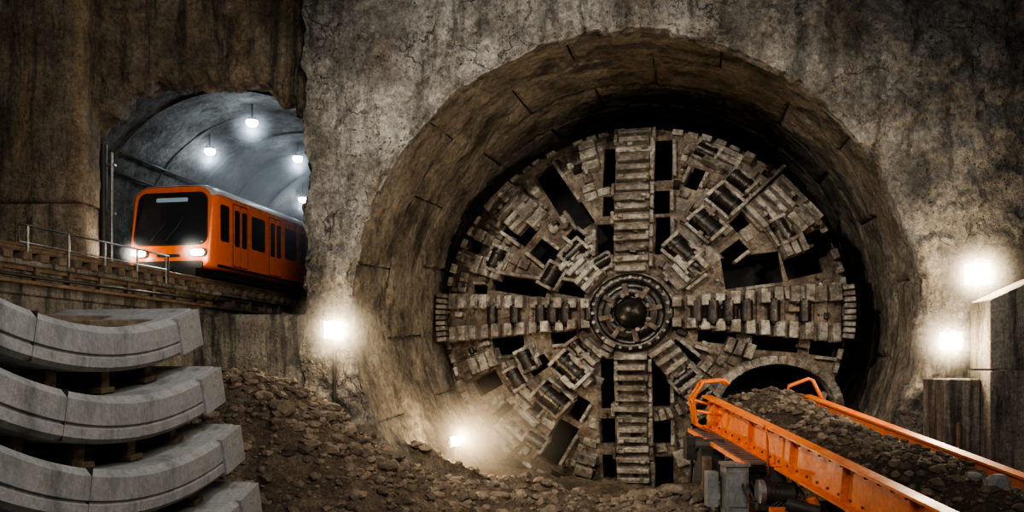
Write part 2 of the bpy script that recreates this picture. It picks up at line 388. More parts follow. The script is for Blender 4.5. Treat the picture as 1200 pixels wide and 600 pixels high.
mb=MB()
mb.lathe([(R+.08,-.45),(R+.08,-1.5),(R-.1,-1.9),(R-.4,-1.9)],'tbm',n=96)
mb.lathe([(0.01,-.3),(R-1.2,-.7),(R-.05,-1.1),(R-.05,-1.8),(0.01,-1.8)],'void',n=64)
mb.obj('drum_body',TB)
mb=MB()
def pbox(u,v,ang,l,w,h,mat='tbm',up=0,taper=1.,mbx=None,rz=0):
    (mbx or mb).box((0,0,h/2-.06+up),(l,w,h+.06),mat,mx=frame(u,v,ang)@Matrix.Rotation(rz,4,'Z'),taper=taper)
def spoke(angdeg,r0,r1,w0,w1,step=.29,h=.16,ribh=.22,half=False):
    a=math.radians(angdeg); r=r0*K; r1*=K
    while r<r1:
        t=(r-r0*K)/(r1-r0*K); w=(w0+(w1-w0)*t)*K
        u,v=r*math.cos(a),r*math.sin(a)
        pbox(u,v,a,step+.02,w,h,mat='tbmb')
        if not half:
            pbox(u,v,a,step*.56,w*U(.90,1.10),h+ribh*U(.7,1.2),taper=.92,rz=U(-.03,.03))
            if R_()<.5: pbox(u-.3*w*math.sin(a)*random.choice((-1,1)),v,a,step*.3,w*.16,h+ribh*1.45)
        else:
            for s in (-1,1):
                uu=u-s*w*.33*math.sin(a); vv=v+s*w*.33*math.cos(a)
                pbox(uu,vv,a,step*.70,w*.34,h+ribh*U(.6,1.4),taper=.9,rz=U(-.03,.03))
        r+=step
spoke(90,50,222,38,40); spoke(270,50,222,37,38)
spoke(180,48,222,34,64,half=True,step=.36); spoke(0,48,222,34,72,half=True,step=.36)
for a in (137,40,225): spoke(a,168,222,34,42); spoke(a,56,96,30,30)
spoke(-52,52,112,30,34); spoke(-62,190,222,34,36)
for a,w0 in ((90,21),(270,20)):
    for s in (-1,1):
        for k in range(10):
            r=(60+17*k)*K; a_=math.radians(a)
            u=r*math.cos(a_)-s*w0*K*math.sin(a_); v=r*math.sin(a_)+s*w0*K*math.cos(a_)
            if not in_slot(u,v,-.02): pbox(u,v,a_,17*K*.9,.1,.26)
rr=50*K
sp_angs=[(90,22),(270,22),(180,30),(0,32)]
while rr<R-.3:
    dr=U(18,30)*K
    a=U(0,.2)
    while a<2*math.pi-.05:
        dl=random.choice((U(18,34),U(34,62)))*K; da=dl/(rr+dr/2)
        am=a+da/2; rm=rr+dr/2; u,v=rm*math.cos(am),rm*math.sin(am)
        ok=R_()>.06
        for ad,hw in sp_angs:
            q=math.radians(ad); x=u*math.cos(q)+v*math.sin(q); y=-u*math.sin(q)+v*math.cos(q)
            if x>0 and abs(y)<hw*K+.15: ok=False
        if ok:
            for s1 in(-.5,-.17,.17,.5):
                for s2 in(-.5,-.25,0,.25,.5):
                    r_=rm+s1*dr; a_=am+s2*da
                    if in_slot(r_*math.cos(a_),r_*math.sin(a_),-.03): ok=False
        if ok:
            ns=2 if dl>1.0 else 1; hh=U(.03,.18)
            for q in range(ns):
                aq=am+(q-(ns-1)/2)*da/ns
                pbox(rm*math.cos(aq),rm*math.sin(aq),aq,dr*.95,dl/ns*(.97 if ns==1 else 1.0),hh,rz=U(-.015,.015))
        else:
            for s1 in(-.25,.25):
                for s2 in(-.3,0.,.3):
                    r_=rm+s1*dr; a_=am+s2*da; uu,vv=r_*math.cos(a_),r_*math.sin(a_)
                    bad=in_slot(uu,vv,.12)
                    for ad,hw in sp_angs:
                        q=math.radians(ad); x=uu*math.cos(q)+vv*math.sin(q); y=-uu*math.sin(q)+vv*math.cos(q)
                        if x>0 and abs(y)<hw*K: bad=True
                    if not bad and R_()<.75: pbox(uu,vv,a_,dr*.44,dl*.27,U(.03,.2),rz=U(-.05,.05),mat=random.choice(('tbm','tbm','tbmb')))
        a+=da
    rr+=dr
for a,b,l,w,g in SL:
    for s in (-1,1):
        if R_()<.75:
            uu=a-s*(w/2+.05)*math.sin(g); vv=b+s*(w/2+.05)*math.cos(g)
            if math.hypot(uu,vv)<R-.2: pbox(uu,vv,g,l*U(.7,1.05),.1,U(.12,.28))
for _ in range(380):
    r=R*math.sqrt(U(.06,.97)); a=U(0,2*math.pi); u,v=r*math.cos(a),r*math.sin(a)
    if in_slot(u,v,.1): continue
    k=R_()
    if k<.4: pbox(u,v,a+random.choice([0,math.pi/2]),U(.15,.45),U(.1,.22),U(.16,.36),taper=.85,rz=U(-.2,.2),mat=random.choice(('tbm','tbmb','tbmd')))
    elif k<.7: pbox(u,v,a,U(.06,.12),U(.06,.12),U(.16,.34))
    else:
        f=frame(u,v,a); mb.cyl((0,0,0),(0,0,U(.14,.28)),U(.05,.1),'tbmb',n=8,mx=f)
for (du,dv,g,l,w) in [(-118,128,137,46,26),(-60,62,137,34,22),(120,112,42,60,20),(178,108,40,34,26),(60,62,42,30,20),(-115,-95,225,40,24),
     (-62,-72,225,26,18),(112,-40,-20,30,18),(-165,60,160,40,24),(-170,-55,200,40,22),(165,80,22,26,34),(170,-60,-20,24,20),(95,178,60,28,40),(-50,190,105,40,20),(-55,-185,255,44,22),(-25,-40,240,20,14),(190,20,5,50,20),(-140,150,140,34,22),(-100,-170,240,30,22)]:
    if not in_slot(du*K,dv*K,.0):
        q=math.radians(g)
        for i in range(3):
            o=(i-1)*l*K*.34
            pbox(du*K+o*math.cos(q),dv*K+o*math.sin(q),q,l*K*.3,w*K,U(.24,.38),taper=.93)
for i in range(84):
    a=2*math.pi*(i+.2*R_())/84
    if i%7 in(5,): continue
    u,v=(R-.04)*math.cos(a),(R-.04)*math.sin(a)
    T=Matrix.Translation((u,0,v))@Matrix.Rotation(-a,4,'Y')
    mb.box((0.0,.25,0),(U(.1,.2),U(.6,1.0),.29),'tbm',mx=T)
    if i%2: mb.box((.0,1.1,0),(.26,.7,.25),'tbm',mx=T)
for s,(a0) in ((1,0),(1,180)):
    for k in range(9):
        a=math.radians(a0+(k-4)*1.75)
        T=Matrix.Translation(((R)*math.cos(a),.2,R*math.sin(a)))@Matrix.Rotation(-a,4,'Y')
        mb.box((0.03,.0,0),(.28,1.6,.13),'tbm',mx=T)
for t in range(22):
    th=math.pi*(t+.5)/22; rad=ARC[2]+.13
    u=ARC[0]+rad*math.cos(th); v=ARC[1]+rad*.86*math.sin(th)
    pbox(u,v,th,.24,rad*math.pi/22*1.04,.3)
mb.obj('cutter_plates',TB,bevel=.018)
mb=MB()
def roller(du,dv,g,sz=1.):
    f=frame(du*K,dv*K,math.radians(g)); 
    mb.box((0,0,.05),(.46*sz,.62*sz,.12),'void',mx=f)
    for s in(-1,1): mb.box((0,s*.35*sz,.14),(.5*sz,.1,.42*sz),'tbm',mx=f)
    for s in(-1,1): mb.box((s*.28*sz,0,.06),(.09,.7*sz,.24*sz),'tbm',mx=f)
    mb.cyl((0,-.31*sz,.2),(0,.31*sz,.2),.18*sz,'tbmd',n=20,mx=f)
    for q in(-.2,.2): mb.cyl((0,(q-.035)*sz,.2),(0,(q+.035)*sz,.2),.22*sz,'tbmd',n=20,mx=f)
for d in [(78,99,45,1.2),(98,127,45,1.2),(53,70,45,1.2),(113,150,48,1),(78,187,60,.9),(-62,72,135,1),(-87,46,150,1),(-65,-63,225,1.35),(-87,-98,228,1.35),
    (-130,-75,210,.9),(-117,-53,205,.9),(-154,70,155,1),(-57,-40,215,.8),(56,-74,-50,1),(75,-98,-50,1),(155,92,30,1),(-30,60,120,.7),(-110,-150,235,.9)]:
    roller(*d)
def arm_roller(du,dv,sz):
    f=frame(du*K,dv*K,0)
    mb.cyl((0,-.30*sz,.28),(0,.30*sz,.28),.17*sz,'tbmd',n=16,mx=f)
    mb.cyl((0,-.36*sz,.28),(0,.36*sz,.28),.08*sz,'tbmd',n=10,mx=f)
for x in (68,84,100,118,145,176): arm_roller(x,1,.95)
for x in (-70,-84,-98,-128,-156): arm_roller(x,1,.85)
for x in (-45,): arm_roller(x,0,.6)
mb.obj('disc_cutters',TB,bevel=.012)
mb=MB()
hb=Matrix.Translation((0,-1.08,0))
mb.lathe([(1.12,-.1),(1.12,.22),(1.05,.3),(.9,.3),(.86,.22),(.74,.22),(.7,.36),(.52,.38),(.48,.28),(.42,.28),(.40,.44),(.33,.58),(.2,.72),(.08,.76),(0.001,.77)],'tbmd',n=48,mx=hb)
mb.lathe([(1.16,-.1),(1.16,.17),(1.0,.26),(.93,.26),(.93,.1)],'tbm',n=48,mx=hb)
for i in range(24):
    a=2*math.pi*i/24; T=hb@Matrix.Translation((1.0*math.cos(a),-.28,1.0*math.sin(a)))
    mb.cyl((0,.03,0),(0,-.09,0),.05,'tbm',n=6,mx=T)
for i in range(8):
    a=2*math.pi*i/8+.2; T=hb@Matrix.Rotation(-a,4,'Y')
    mb.box((.66,-.3,0),(.36,.22,.14),'tbmb',mx=T)
    mb.cyl((.5,-.3,.1),(.5,-.5,.1),.06,'tbm',n=8,mx=T)
mb.obj('hub',TB,bevel=.012)

# ------------------------------------------------------------------ ground
def gz(x,y):
    z=.0
    z+=3.05*math.exp(-((x+5.9)/2.1)**2/1.6-((y-17.4)/2.9)**2/2.) 
    z+=1.2*math.exp(-((x+3.1)/1.6)**2/2-((y-15.8)/2.5)**2/2.)
    z+=.5*math.exp(-((x+1.2)/1.8)**2/2-((y-20.2)/1.6)**2/2)
    z+=.6*math.exp(-((x-3.6)/.8)**2/2-((y-18.6)/1.2)**2/2)
    z+=.35*math.exp(-((x+3.6)/2)**2/2-((y-6.5)/2.5)**2/2)
    if y>21: 
        cx,cz=lc(y); z+= .2*((x-cx)/6)**2*4*(1 if abs(x-cx)>2 else .6)
    z+=.22*fbm(x,y,0,.55,6)+.08*fbm(x,y,5,2.6,5)
    return z
mb=MB(); x0,x1,y0,y1=-16,17,1,28.5; nx,ny=400,330; vs=[]
for j in range(ny+1):
    for i in range(nx+1):
        x=x0+(x1-x0)*i/nx; y=y0+(y1-y0)*j/ny; vs.append((x,y,gz(x,y)))
w=nx+1
mb.add(vs,[(j*w+i,j*w+i+1,(j+1)*w+i+1,(j+1)*w+i) for j in range(ny) for i in range(nx)],'dirt',True)
mb.obj('ground',fix=False)
b=bmesh.new(); bmesh.ops.create_icosphere(b,subdivisions=2,radius=1); ICO=[v.co.copy() for v in b.verts]; IF=[[v.index for v in f.verts] for f in b.faces]; b.free()
b=bmesh.new(); bmesh.ops.create_icosphere(b,subdivisions=1,radius=1); ICO1=[v.co.copy() for v in b.verts]; IF1=[[v.index for v in f.verts] for f in b.faces]; b.free()
def rock_shape(seed,ico,amp=.45):
    o=Vector((seed*7.3,seed*3.1,seed*1.7)); out=[]
    for p in ico:
        q=p*(1+amp*noise.noise(p*1.1+o)+amp*.4*noise.noise(p*2.7+o))
        out.append(q)
    rnd=random.Random(seed)
    for _ in range(7):
        n=Vector((rnd.uniform(-1,1),rnd.uniform(-1,1),rnd.uniform(-1,1))).normalized(); d=rnd.uniform(.55,.85)
        out=[q-n*max(0,q.dot(n)-d) for q in out]
    return out
SH=[rock_shape(i+1,ICO) for i in range(10)]; SH1=[rock_shape(i+30,ICO1,.35) for i in range(12)]
def rock(mb,c,s,mat,big=False,zf=.75):
    sh=random.choice(SH if big else SH1); m=Euler((U(0,6),U(0,6),U(0,6))).to_matrix()
    sc=(s*U(.8,1.3),s*U(.8,1.2),s*zf*U(.8,1.1))
    mb.add([(c[0]+q.x*sc[0],c[1]+q.y*sc[1],c[2]+q.z*sc[2]) for q in (m@p for p in sh)],IF if big else IF1,mat)
mb=MB()
def hidden(x,y):
    return (y>19.6 and (x<-3.2 or x>9.2)) or x<-7.3+.19*(y-20)+.2 or abs(x)>11
def scatter(n,xf,yf,smin,smax,pw=2.5,big=False):
    for _ in range(n):
        x=xf();y=yf(); s=smin+(smax-smin)*R_()**pw
        if hidden(x,y) or y>22.8: continue
        rock(mb,(x,y,gz(x,y)+s*.15),s,'rock',big or s>.12)
scatter(5400,lambda:random.gauss(-4.2,1.9),lambda:random.gauss(16.4,2.0),.015,.15,5)
scatter(2600,lambda:U(-3,8.5),lambda:U(18.2,22.6),.018,.18,5)
scatter(1000,lambda:U(-3,9),lambda:U(11,19),.02,.2,4)
scatter(1000,lambda:U(2.4,5),lambda:U(16.6,21),.02,.22,3.5)
scatter(900,lambda:U(-6.5,-1),lambda:U(9,14),.02,.16,4)
for (x,y,s) in [(-3.0,17.6,.36),(-2.6,18.3,.3),(-3.6,17,.24),(-1.7,18.9,.22),(-5,16.2,.2),(-4.2,15.4,.24),(-2.4,17.4,.18),(2.9,19.2,.22),(-.4,20.6,.2),(3.5,18.5,.25),(-3.9,17.9,.2)]:
    rock(mb,(x,y,gz(x,y)+s*.3),s,'rock',True)
mb.obj('rubble_pile',fix=False)

# ------------------------------------------------------------------ stack of lining segments
RS=4.6
SEGD=math.atan2(.14,1)
th=.36; spacing=.55
shifts=[-.06,.17,.36,.55,.70,.85]
for k in range(6):
    mb=MB(); L0,L1=-1.85,1.52; n=26; W=1.35
    vs=[];fs=[]
    c=.035
    cs=[(-W,0),(-c,0),(0,c),(0,th*.30),(-.018,th*.32),(-.018,th*.36),(0,th*.38),(0,th-c*1.6),(-c*1.6,th),(-W,th)]
    m=len(cs)
    for i in range(n+1):
        t=L0+(L1-L0)*i/n; ang=math.asin(t/RS)
        for (x,z) in cs:
            r=RS-z
            vs.append((x, r*math.sin(ang), RS-r*math.cos(ang)))
    for i in range(n):
        for j in range(m): fs.append((i*m+j,(i+1)*m+j,(i+1)*m+(j+1)%m,i*m+(j+1)%m))
    fs+= [tuple(range(m))[::-1],tuple(n*m+j for j in range(m))]
    mb.add(vs,fs,'seg')
    for t,wd in ((L1-.19,.38),):
        a=math.asin(t/RS); T=Matrix.Translation((0,0,RS))@Matrix.Rotation(a,4,'X')@Matrix.Translation((0,0,-RS))
        mb.box((-W/2+.012,0,th*.5),(W+.024,wd,th*.96),'seg',mx=T)
    a=math.asin(-.85/RS); T=Matrix.Translation((0,0,RS))@Matrix.Rotation(a,4,'X')@Matrix.Translation((0,0,-RS))
    mb.box((-.3,0,th*.5),(.604,.006,th*1.002),'trim',mx=T)
    o=mb.obj('tunnel_lining_segment',bevel=.012,seg=2)
    zb=3.36-spacing*k
    o.location=(-3.14+shifts[k]*.93,6.72,zb); o.rotation_euler=(0,0,-SEGD+U(-.01,.01))
    sb=MB()
    for t in (-1.05,-.38,.28,.92):
        zz=t*t/(2*RS)
        for xx in (-.34,-1.1):
            sb.box((xx,t,zz-.095),(.3,.12,.195),'wood',rot=(math.asin(t/RS),0,U(-.08,.08)))
            sb.box((xx+.02,t+U(-.03,.03),zz-.16),(.36,.17,.05),'wood',rot=(math.asin(t/RS),0,U(-.08,.08)))
    if k==0:
        sb.box((-.45,.62,.42),(.6,1.25,.06),'wood',rot=(.06,0,.03)); sb.box((-.85,.5,.46),(.3,1.4,.05),'sleep',rot=(.05,0,-.05))
    s=sb.obj('timber_spacers',bevel=.008); s.parent=o

# ------------------------------------------------------------------ track deck
tk=empty('railway_track',(-8.4,21,5.3),(0,0,-math.atan(.19)))
mb=MB()
mb.box((-.4,3,-.42),(3.4,30,.5),'ret')
mb.box((-.4,3,-.14),(3.7,30,.1),'ret')
mb.obj('deck_slab',tk,bevel=.02)
mb=MB()
y=-11.5
while y<16:
    mb.box((0.1,y,-.03),(2.75,.2,.14),'sleep',rot=(0,0,U(-.02,.02))); y+=.42
mb.obj('sleepers',tk,bevel=.01)
mb=MB()
for x in(-.62,.62,1.36):
    mb.box((x,2.5,.05),(.12,28,.02),'rust'); mb.box((x,2.5,.1),(.03,28,.1),'rust'); mb.box((x,2.5,.155),(.07,28,.04),'rust')
mb.obj('rails',tk,bevel=.006)
mb=MB()
y=-12
while y<5.5:
    mb.box((1.3,y,-.3),(.16,.1,.3),'rust'); y+=.84
mb.box((1.32,-2,-.22),(.08,20,.07),'rust'); mb.box((1.36,-2,-.46),(.12,20,.06),'rust')
mb.tube([(1.42,-12,-.33),(1.42,-6,-.36),(1.42,0,-.33)],.03,'black')
mb.obj('edge_beam',tk)
mb=MB()
mb.box((-.4,-4,-3.3),(3.3,15.9,5.3),'ret')
mb.obj('wall_retaining',bevel=.03)
o=bpy.data.objects['wall_retaining']; o.location=(-8.4,21,5.3); o.rotation_euler=(0,0,-math.atan(.19))
mb=MB(); patch_panel(mb,-7.6,-4.82,-.5,4.62,19.75,'ret',amp=.05,depth=.7,res=.1)
mb.obj('wall_low_parapet',fix=False)
mb=MB()
for y in [-6.4,-5.4,-4.4,-3.4,-2.4]:
    mb.cyl((1.42,y,-.1),(1.42,y,.5),.022,'steel',n=8)
mb.tube([(1.42,-6.6,.2),(1.42,-6.6,.5),(1.42,-2.3,.5),(1.42,-2.3,-.1)],.02,'steel'); mb.tube([(1.42,-6.6,.2),(1.42,-2.3,.2)],.016,'steel')
o=mb.obj('guard_railing'); o.location=(-8.4,21,5.3); o.rotation_euler=(0,0,-math.atan(.19))

# ------------------------------------------------------------------ train tunnel shell
mb=MB(); vs=[];fs=[]
def tc_(y): return -7.55+.19*(y-20)
RR=3.62; ZC=6.95
ysl=[20.7+.25*i for i in range(102)]; N=96
for y in ysl:
    cx=tc_(y)
    for i in range(N):
        a=2*math.pi*i/N; r=RR+.07*fbm(math.cos(a)*3,y,math.sin(a)*3,1,6)
        vs.append((cx+r*math.cos(a),y,ZC+r*math.sin(a)))
for j in range(len(ysl)-1):
    for i in range(N): fs.append((j*N+i,j*N+(i+1)%N,(j+1)*N+(i+1)%N,(j+1)*N+i))
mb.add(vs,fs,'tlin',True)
cx=tc_(45.9)
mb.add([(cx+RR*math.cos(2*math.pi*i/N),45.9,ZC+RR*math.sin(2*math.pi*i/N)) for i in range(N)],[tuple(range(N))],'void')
for y in [22+2.0*i for i in range(11)]:
    cx=tc_(y)
    for i in range(N):
        a0=2*math.pi*i/N;a1=2*math.pi*(i+1)/N
        q=[]
        for a in(a0,a1):
            for r,dy in((RR+.05,-.03),(RR-.06,-.03),(RR-.06,.03),(RR+.05,.03)): q.append((cx+r*math.cos(a),y+dy,ZC+r*math.sin(a)))
        mb.add(q,[(0,1,5,4),(1,2,6,5),(2,3,7,6)],'tlin',True)
for aa in (2.55,2.7,.6):
    mb.tube([(tc_(y)+(RR-.1)*math.cos(aa),y,ZC+(RR-.1)*math.sin(aa)) for y in range(22,44,2)],.035,'black')
mb.obj('train_tunnel_lining',fix=False)
mb=MB(); mb.cyl((-10.1,21.1,5.2),(-10.1,21.1,8.9),.09,'black'); mb.cyl((-9.9,21.1,5.2),(-9.9,21.1,8.7),.035,'steel')
for z in(6,7.2,8.4): mb.box((-10.05,21.15,z),(.45,.1,.06),'steel')
mb.obj('drain_pipe')
for (x,y,h) in [(-7.1,23.3,6.68),(-8.6,24.3,6.15),(-6.78,27,6.6),(-7.55,30.8,6.05)]:
    e=empty('tunnel_ceiling_lamp',(x,y,CAMZ+h))
    mb=MB(); mb.cyl((0,0,.12),(0,0,.03),.12,'black',n=20); mb.lathe([(.15,0.04),(.15,-.03),(.12,-.08),(.07,-.115),(.001,-.13)],'lampC',n=20,mx=Matrix.Rotation(-math.pi/2,4,'X')); mb.cyl((0,0,.5),(0,0,.12),.02,'black',n=8)
    mb.obj('lamp_body',e)
    light('lamp_light','POINT',(0,-.1,-.3),62,(.78,.90,1),parent=e,size=.1)
    haze_halo('lamp_halo',(0,0,-.05),(.8,.6,.8),'haloC',e)  # added volume that makes the glow around the lamp

# ------------------------------------------------------------------ train
TR=empty('metro_train',(-8.36,20.75,5.45),(0,0,-math.atan(.19)))
def section(hw,z0,z1,rt=.42,rb=.14,n=7):
    P=[]
    for k in range(n+1): a=math.pi*1.5+math.pi/2*k/n; P.append((hw-rb+rb*math.cos(a),z0+rb+rb*math.sin(a)))
    for k in range(n+1): a=math.pi/2*k/n; P.append((hw-.06-rt+rt*math.cos(a)+(.06 if k==0 else .06*(1-k/n)),z1-rt*.8+rt*.8*math.sin(a)))
    for k in range(n+1): a=math.pi/2+math.pi/2*k/n; P.append((-(hw-.06-rt)+rt*math.cos(a)-.06*(k/n),z1-rt*.8+rt*.8*math.sin(a)))
    for k in range(n+1): a=math.pi+math.pi/2*k/n; P.append((-(hw-rb)+rb*math.cos(a),z0+rb+rb*math.sin(a)))
    return P
Z0,Z1,HW=.34,2.42,1.15
def rake(z,s): return .26*(z-Z0)/(Z1-Z0)*max(0,1-s/1.2)
mb=MB(); vs=[];fs=[]
SS=[(0,.90,.05),(.03,.94,.025),(.1,.975,.01),(.22,.99,0),(.5,1,0),(1.2,1,0),(6,1,0),(13,1,0)]
for s,k,dz in SS:
    P=section(HW*k,Z0+dz,Z1-dz)
    for x,z in P: vs.append((x,s+rake(z,s),z))
m=len(P)
for i in range(len(SS)-1):
    for j in range(m): fs.append((i*m+j,i*m+(j+1)%m,(i+1)*m+(j+1)%m,(i+1)*m+j))
mb.add(vs,fs,'tor',True); mb.add(vs[:m],[tuple(range(m))],'tor'); mb.add(vs[-m:],[tuple(range(m))[::-1]],'tor')
body=mb.obj('car_body',TR)
# grey roof skin: same section as the body, swelled outwards by a few centimetres
mb=MB(); vs=[];cnt=0
for s,k,dz in ((-.02,.905,.035),(.03,.95,.012),(.1,.985,-.004),(.22,1.0,-.014),(.5,1.01,-.02),(13,1.01,-.02)):
    P=[(x,z) for x,z in section(HW*k,Z0+dz,Z1-dz)][9:23]
    cnt=len(P)
    for x,z in P: vs.append((x,s+rake(z,max(s,0)),z))
mb.add(vs,[(i*cnt+j,i*cnt+j+1,i*cnt+cnt+j+1,i*cnt+cnt+j) for i in range(5) for j in range(cnt-1)],'roof',True)
mb.box((0,4,Z1+.06),(1.1,2.2,.14),'roof'); mb.box((0,8.5,Z1+.06),(1.1,2.2,.14),'roof')
mb.obj('roof_panel',TR)
def rrect(cx,cz,hw,hh,r,n=6,tw=1.):
    P=[]
    for q,(sx,sz) in enumerate(((1,-1),(1,1),(-1,1),(-1,-1))):
        for k in range(n+1):
            a=-math.pi/2+q*math.pi/2+math.pi/2*k/n
            X=sx*(hw-r)+r*math.cos(a); Z=sz*(hh-r)+r*math.sin(a)
            X*= (tw+(1-tw)*(.5-.5*Z/hh))
            P.append((cx+X,cz+Z))
    return P
def front_plate(mb,P,y,mat,d=.05):
    n=len(P)
    f=[(x,rake(z,0)-y-.02*(1-(x/HW)**2),z) for x,z in P]; bk=[(x,rake(z,0)+d,z) for x,z in P]
    mb.add(f+bk,[tuple(range(n))]+[(i,i+n,(i+1)%n+n,(i+1)%n) for i in range(n)],mat)
mb=MB()
front_plate(mb,rrect(0,1.57,1.0,.66,.22,tw=.92),.02,'trim')
front_plate(mb,rrect(0,1.56,.95,.61,.18,tw=.92),.03,'glass')
front_plate(mb,rrect(0,2.04,.42,.05,.03),.04,'disp')
front_plate(mb,rrect(0,.43,.92,.09,.06),.03,'trim')
front_plate(mb,rrect(0,.66,.30,.03,.02),.03,'trim')
for s in(-1,1): 
    front_plate(mb,rrect(s*.78,.72,.21,.10,.08),.03,'trim')
    front_plate(mb,rrect(s*.12,.2,.1,.1,.04),.04,'trim')
mb.tube([(-.1,-.06+rake(1.1,0),1.02),(.2,-.07+rake(1.3,0),1.35),(.35,-.07+rake(1.6,0),1.6)],.014,'trim')
mb.tube([(-.5,-.06+rake(1.1,0),1.02),(-.25,-.07+rake(1.3,0),1.3),(-.1,-.07+rake(1.6,0),1.5)],.014,'trim')
mb.box((0,.25,.25),(1.5,.6,.22),'trim'); mb.cyl((0,-.15,.28),(0,.3,.28),.1,'trim')
mb.obj('front_fittings',TR)
mb=MB()
for s in(-1,1): front_plate(mb,rrect(s*.78,.72,.16,.07,.06),.045,'head')
mb.obj('headlights',TR)
for s in(-1,1): light('headlight_beam','SPOT',(s*.78,-.15,.72),160,(1,.9,.75),parent=TR,size=.08,angle=2.2,blend=.9).rotation_euler=(math.radians(80),0,math.pi)
for s in(-1,1): light('headlight_glow','POINT',(s*.78,-.26,.72),18,(1,.88,.7),parent=TR,size=.06)
for s in(-1,1): haze_halo('headlight_halo',(s*.78,-.2,.72),(.55,.35,.5),'haloC',TR)  # glow balls added around the headlights
mb=MB()
def side_panel(s0,s1,z0,z1,mat,out,r=.06):
    for sd in(-1,1):
        P=rrect((s0+s1)/2,(z0+z1)/2,(s1-s0)/2,(z1-z0)/2,r,4); n=len(P)
        f=[(sd*(HW+out),p,z) for p,z in P]; bk=[(sd*(HW-.05),p,z) for p,z in P]
        mb.add(f+bk,[tuple(range(n))]+[(i,i+n,(i+1)%n+n,(i+1)%n) for i in range(n)],mat)
side_panel(.42,.82,1.05,1.95,'glass',.008)
s=1.0
while s<12:
    side_panel(s,s+.78,.48,2.08,'trim',.004,.05); side_panel(s+.03,s+.375,.5,2.05,'tor',.012,.04); side_panel(s+.405,s+.75,.5,2.05,'tor',.012,.04)
    side_panel(s+.08,s+.33,1.0,1.92,'glass',.018,.05); side_panel(s+.45,s+.70,1.0,1.92,'glass',.018,.05)
    side_panel(s+.98,s+1.72,1.05,1.92,'glass',.008,.06)
    s+=1.95
side_panel(.3,12.9,.40,.46,'trim',.006,.02)
mb.obj('side_doors_windows',TR)
mb=MB()
mb.box((0,6.5,.28),(1.9,12,.2),'trim')
for yb in(1.6,4.2,8.6,11.2):
    mb.box((0,yb,.2),(1.7,1.3,.2),'trim')
    for q in(-.4,.4):
        for s in(-1,1): mb.cyl((s*.56,yb+q,.22),(s*.68,yb+q,.22),.21,'rust',n=20)
mb.obj('bogies',TR)

# ------------------------------------------------------------------ conveyor
a=Vector((1.1,-6.3,-1.01)).normalized(); bb=Vector((.985,.172,0)).normalized(); bb=(bb-a*bb.dot(a)).normalized(); cc=bb.cross(a)
if cc.z<0: cc=-cc
CM=Matrix((bb,-a,cc)).transposed().to_4x4(); CM.translation=Vector((4.7,20,2.7))
CV=empty('conveyor_belt'); CV.matrix_world=CM
WC=2.42; LN=12.2; BH=.74
mb=MB()
def S(s): return -s
for x,sg in((0,-1),(WC,1)):
    mb.box((x,S(LN/2-.2),-BH/2),(.05,LN,BH),'or')
    mb.box((x+sg*.06,S(LN/2-.2),-.02),(.26,LN,.05),'or')
    mb.box((x+sg*.06,S(LN/2-.2),-BH),(.22,LN,.05),'or')
    s=.4
    while s<LN-.4:
        mb.box((x+sg*.07,S(s),-BH/2),(.12,.03,BH-.04),'or'); s+=1.8
    s=.2
    while s<LN-.3:
        mb.cyl((x+sg*.02,S(s),-.12),(x+sg*.05,S(s),-.12),.025,'rust',n=8); mb.cyl((x+sg*.02,S(s),-BH+.12),(x+sg*.05,S(s),-BH+.12),.025,'rust',n=8); s+=.36
mb.obj('side_beams',CV,bevel=.008)
mb=MB()
mb.box((WC/2,S(LN/2-.2),-.56),(WC-.1,LN,.04),'black')
s=.2
while s<LN-.3:
    mb.cyl((.05,S(s),-.64),(WC-.05,S(s),-.64),.07,'steel',n=12); s+=.9
mb.cyl((.03,S(-.15),-.45),(WC-.03,S(-.15),-.45),.2,'black',n=20)
for s in(1.,3.4,5.8,8.2,10.6): mb.box((WC/2,S(s),-.80),(WC,.14,.12),'or')
mb.obj('belt_and_rollers',CV)
mb=MB(); nx,ny=30,180; vs=[]
def mz(x,s):
    t=(x-.05)/(WC-.1); return -.46+.58*math.sin(math.pi*min(1,max(0,t)))**.75+.16*fbm(x,s,2,1.2,6)
for j in range(ny+1):
    for i in range(nx+1):
        x=.04+(WC-.08)*i/nx; s=-.35+(LN-.1)*j/ny; vs.append((x,S(s),mz(x,s)-(.5*max(0,-.05-s))))
w=nx+1; mb.add(vs,[(j*w+i,j*w+i+1,(j+1)*w+i+1,(j+1)*w+i) for j in range(ny) for i in range(nx)],'muck',True)
for _ in range(5200):
    x=U(.1,WC-.1); s=U(-.2,LN-.6); sz=.012+.10*R_()**5
    rock(mb,(x,S(s),mz(x,s)+sz*.2),sz,'gravel',sz>.07)
rock(mb,(1.15,S(7.8),mz(1.15,7.8)+.1),.2,'seg',True,.6); rock(mb,(1.0,S(7.5),mz(1.,7.5)+.05),.12,'seg',True)
mb.obj('muck_load',CV,fix=False)
inv=CM.inverted()
mb=MB()
for s in(2.2,6.2,9.6):
    for x in(0,WC):
        p=CM@Vector((x,S(s),-BH)); g=gz(p.x,p.y)-.15
        mb.box((p.x,p.y,(p.z+g)/2),(.16,.16,p.z-g),'or',mx=inv)
        mb.box((p.x,p.y,g+.2),(.4,.4,.06),'or',mx=inv)
    p0=CM@Vector((0,S(s),-.95)); p1=CM@Vector((WC,S(s),-.95)); mb.cyl(p0,p1,.05,'or',n=8,mx=inv)
fr=[(4.55,20,1.9),(4.25,20,2.1),(4.16,20,2.65),(4.40,20,3.06),(4.88,20,3.1),(4.98,20,3.0)]
mb.tube(fr,.045,'or',mx=inv); mb.tube([(p[0]-.05,p[1]-.6,p[2]) for p in fr],.045,'or',mx=inv)
mb.tube([(4.16,20,2.65),(4.11,19.4,2.65)],.04,'or',mx=inv); mb.tube([(4.4,20,3.06),(4.35,19.4,3.06)],.04,'or',mx=inv)
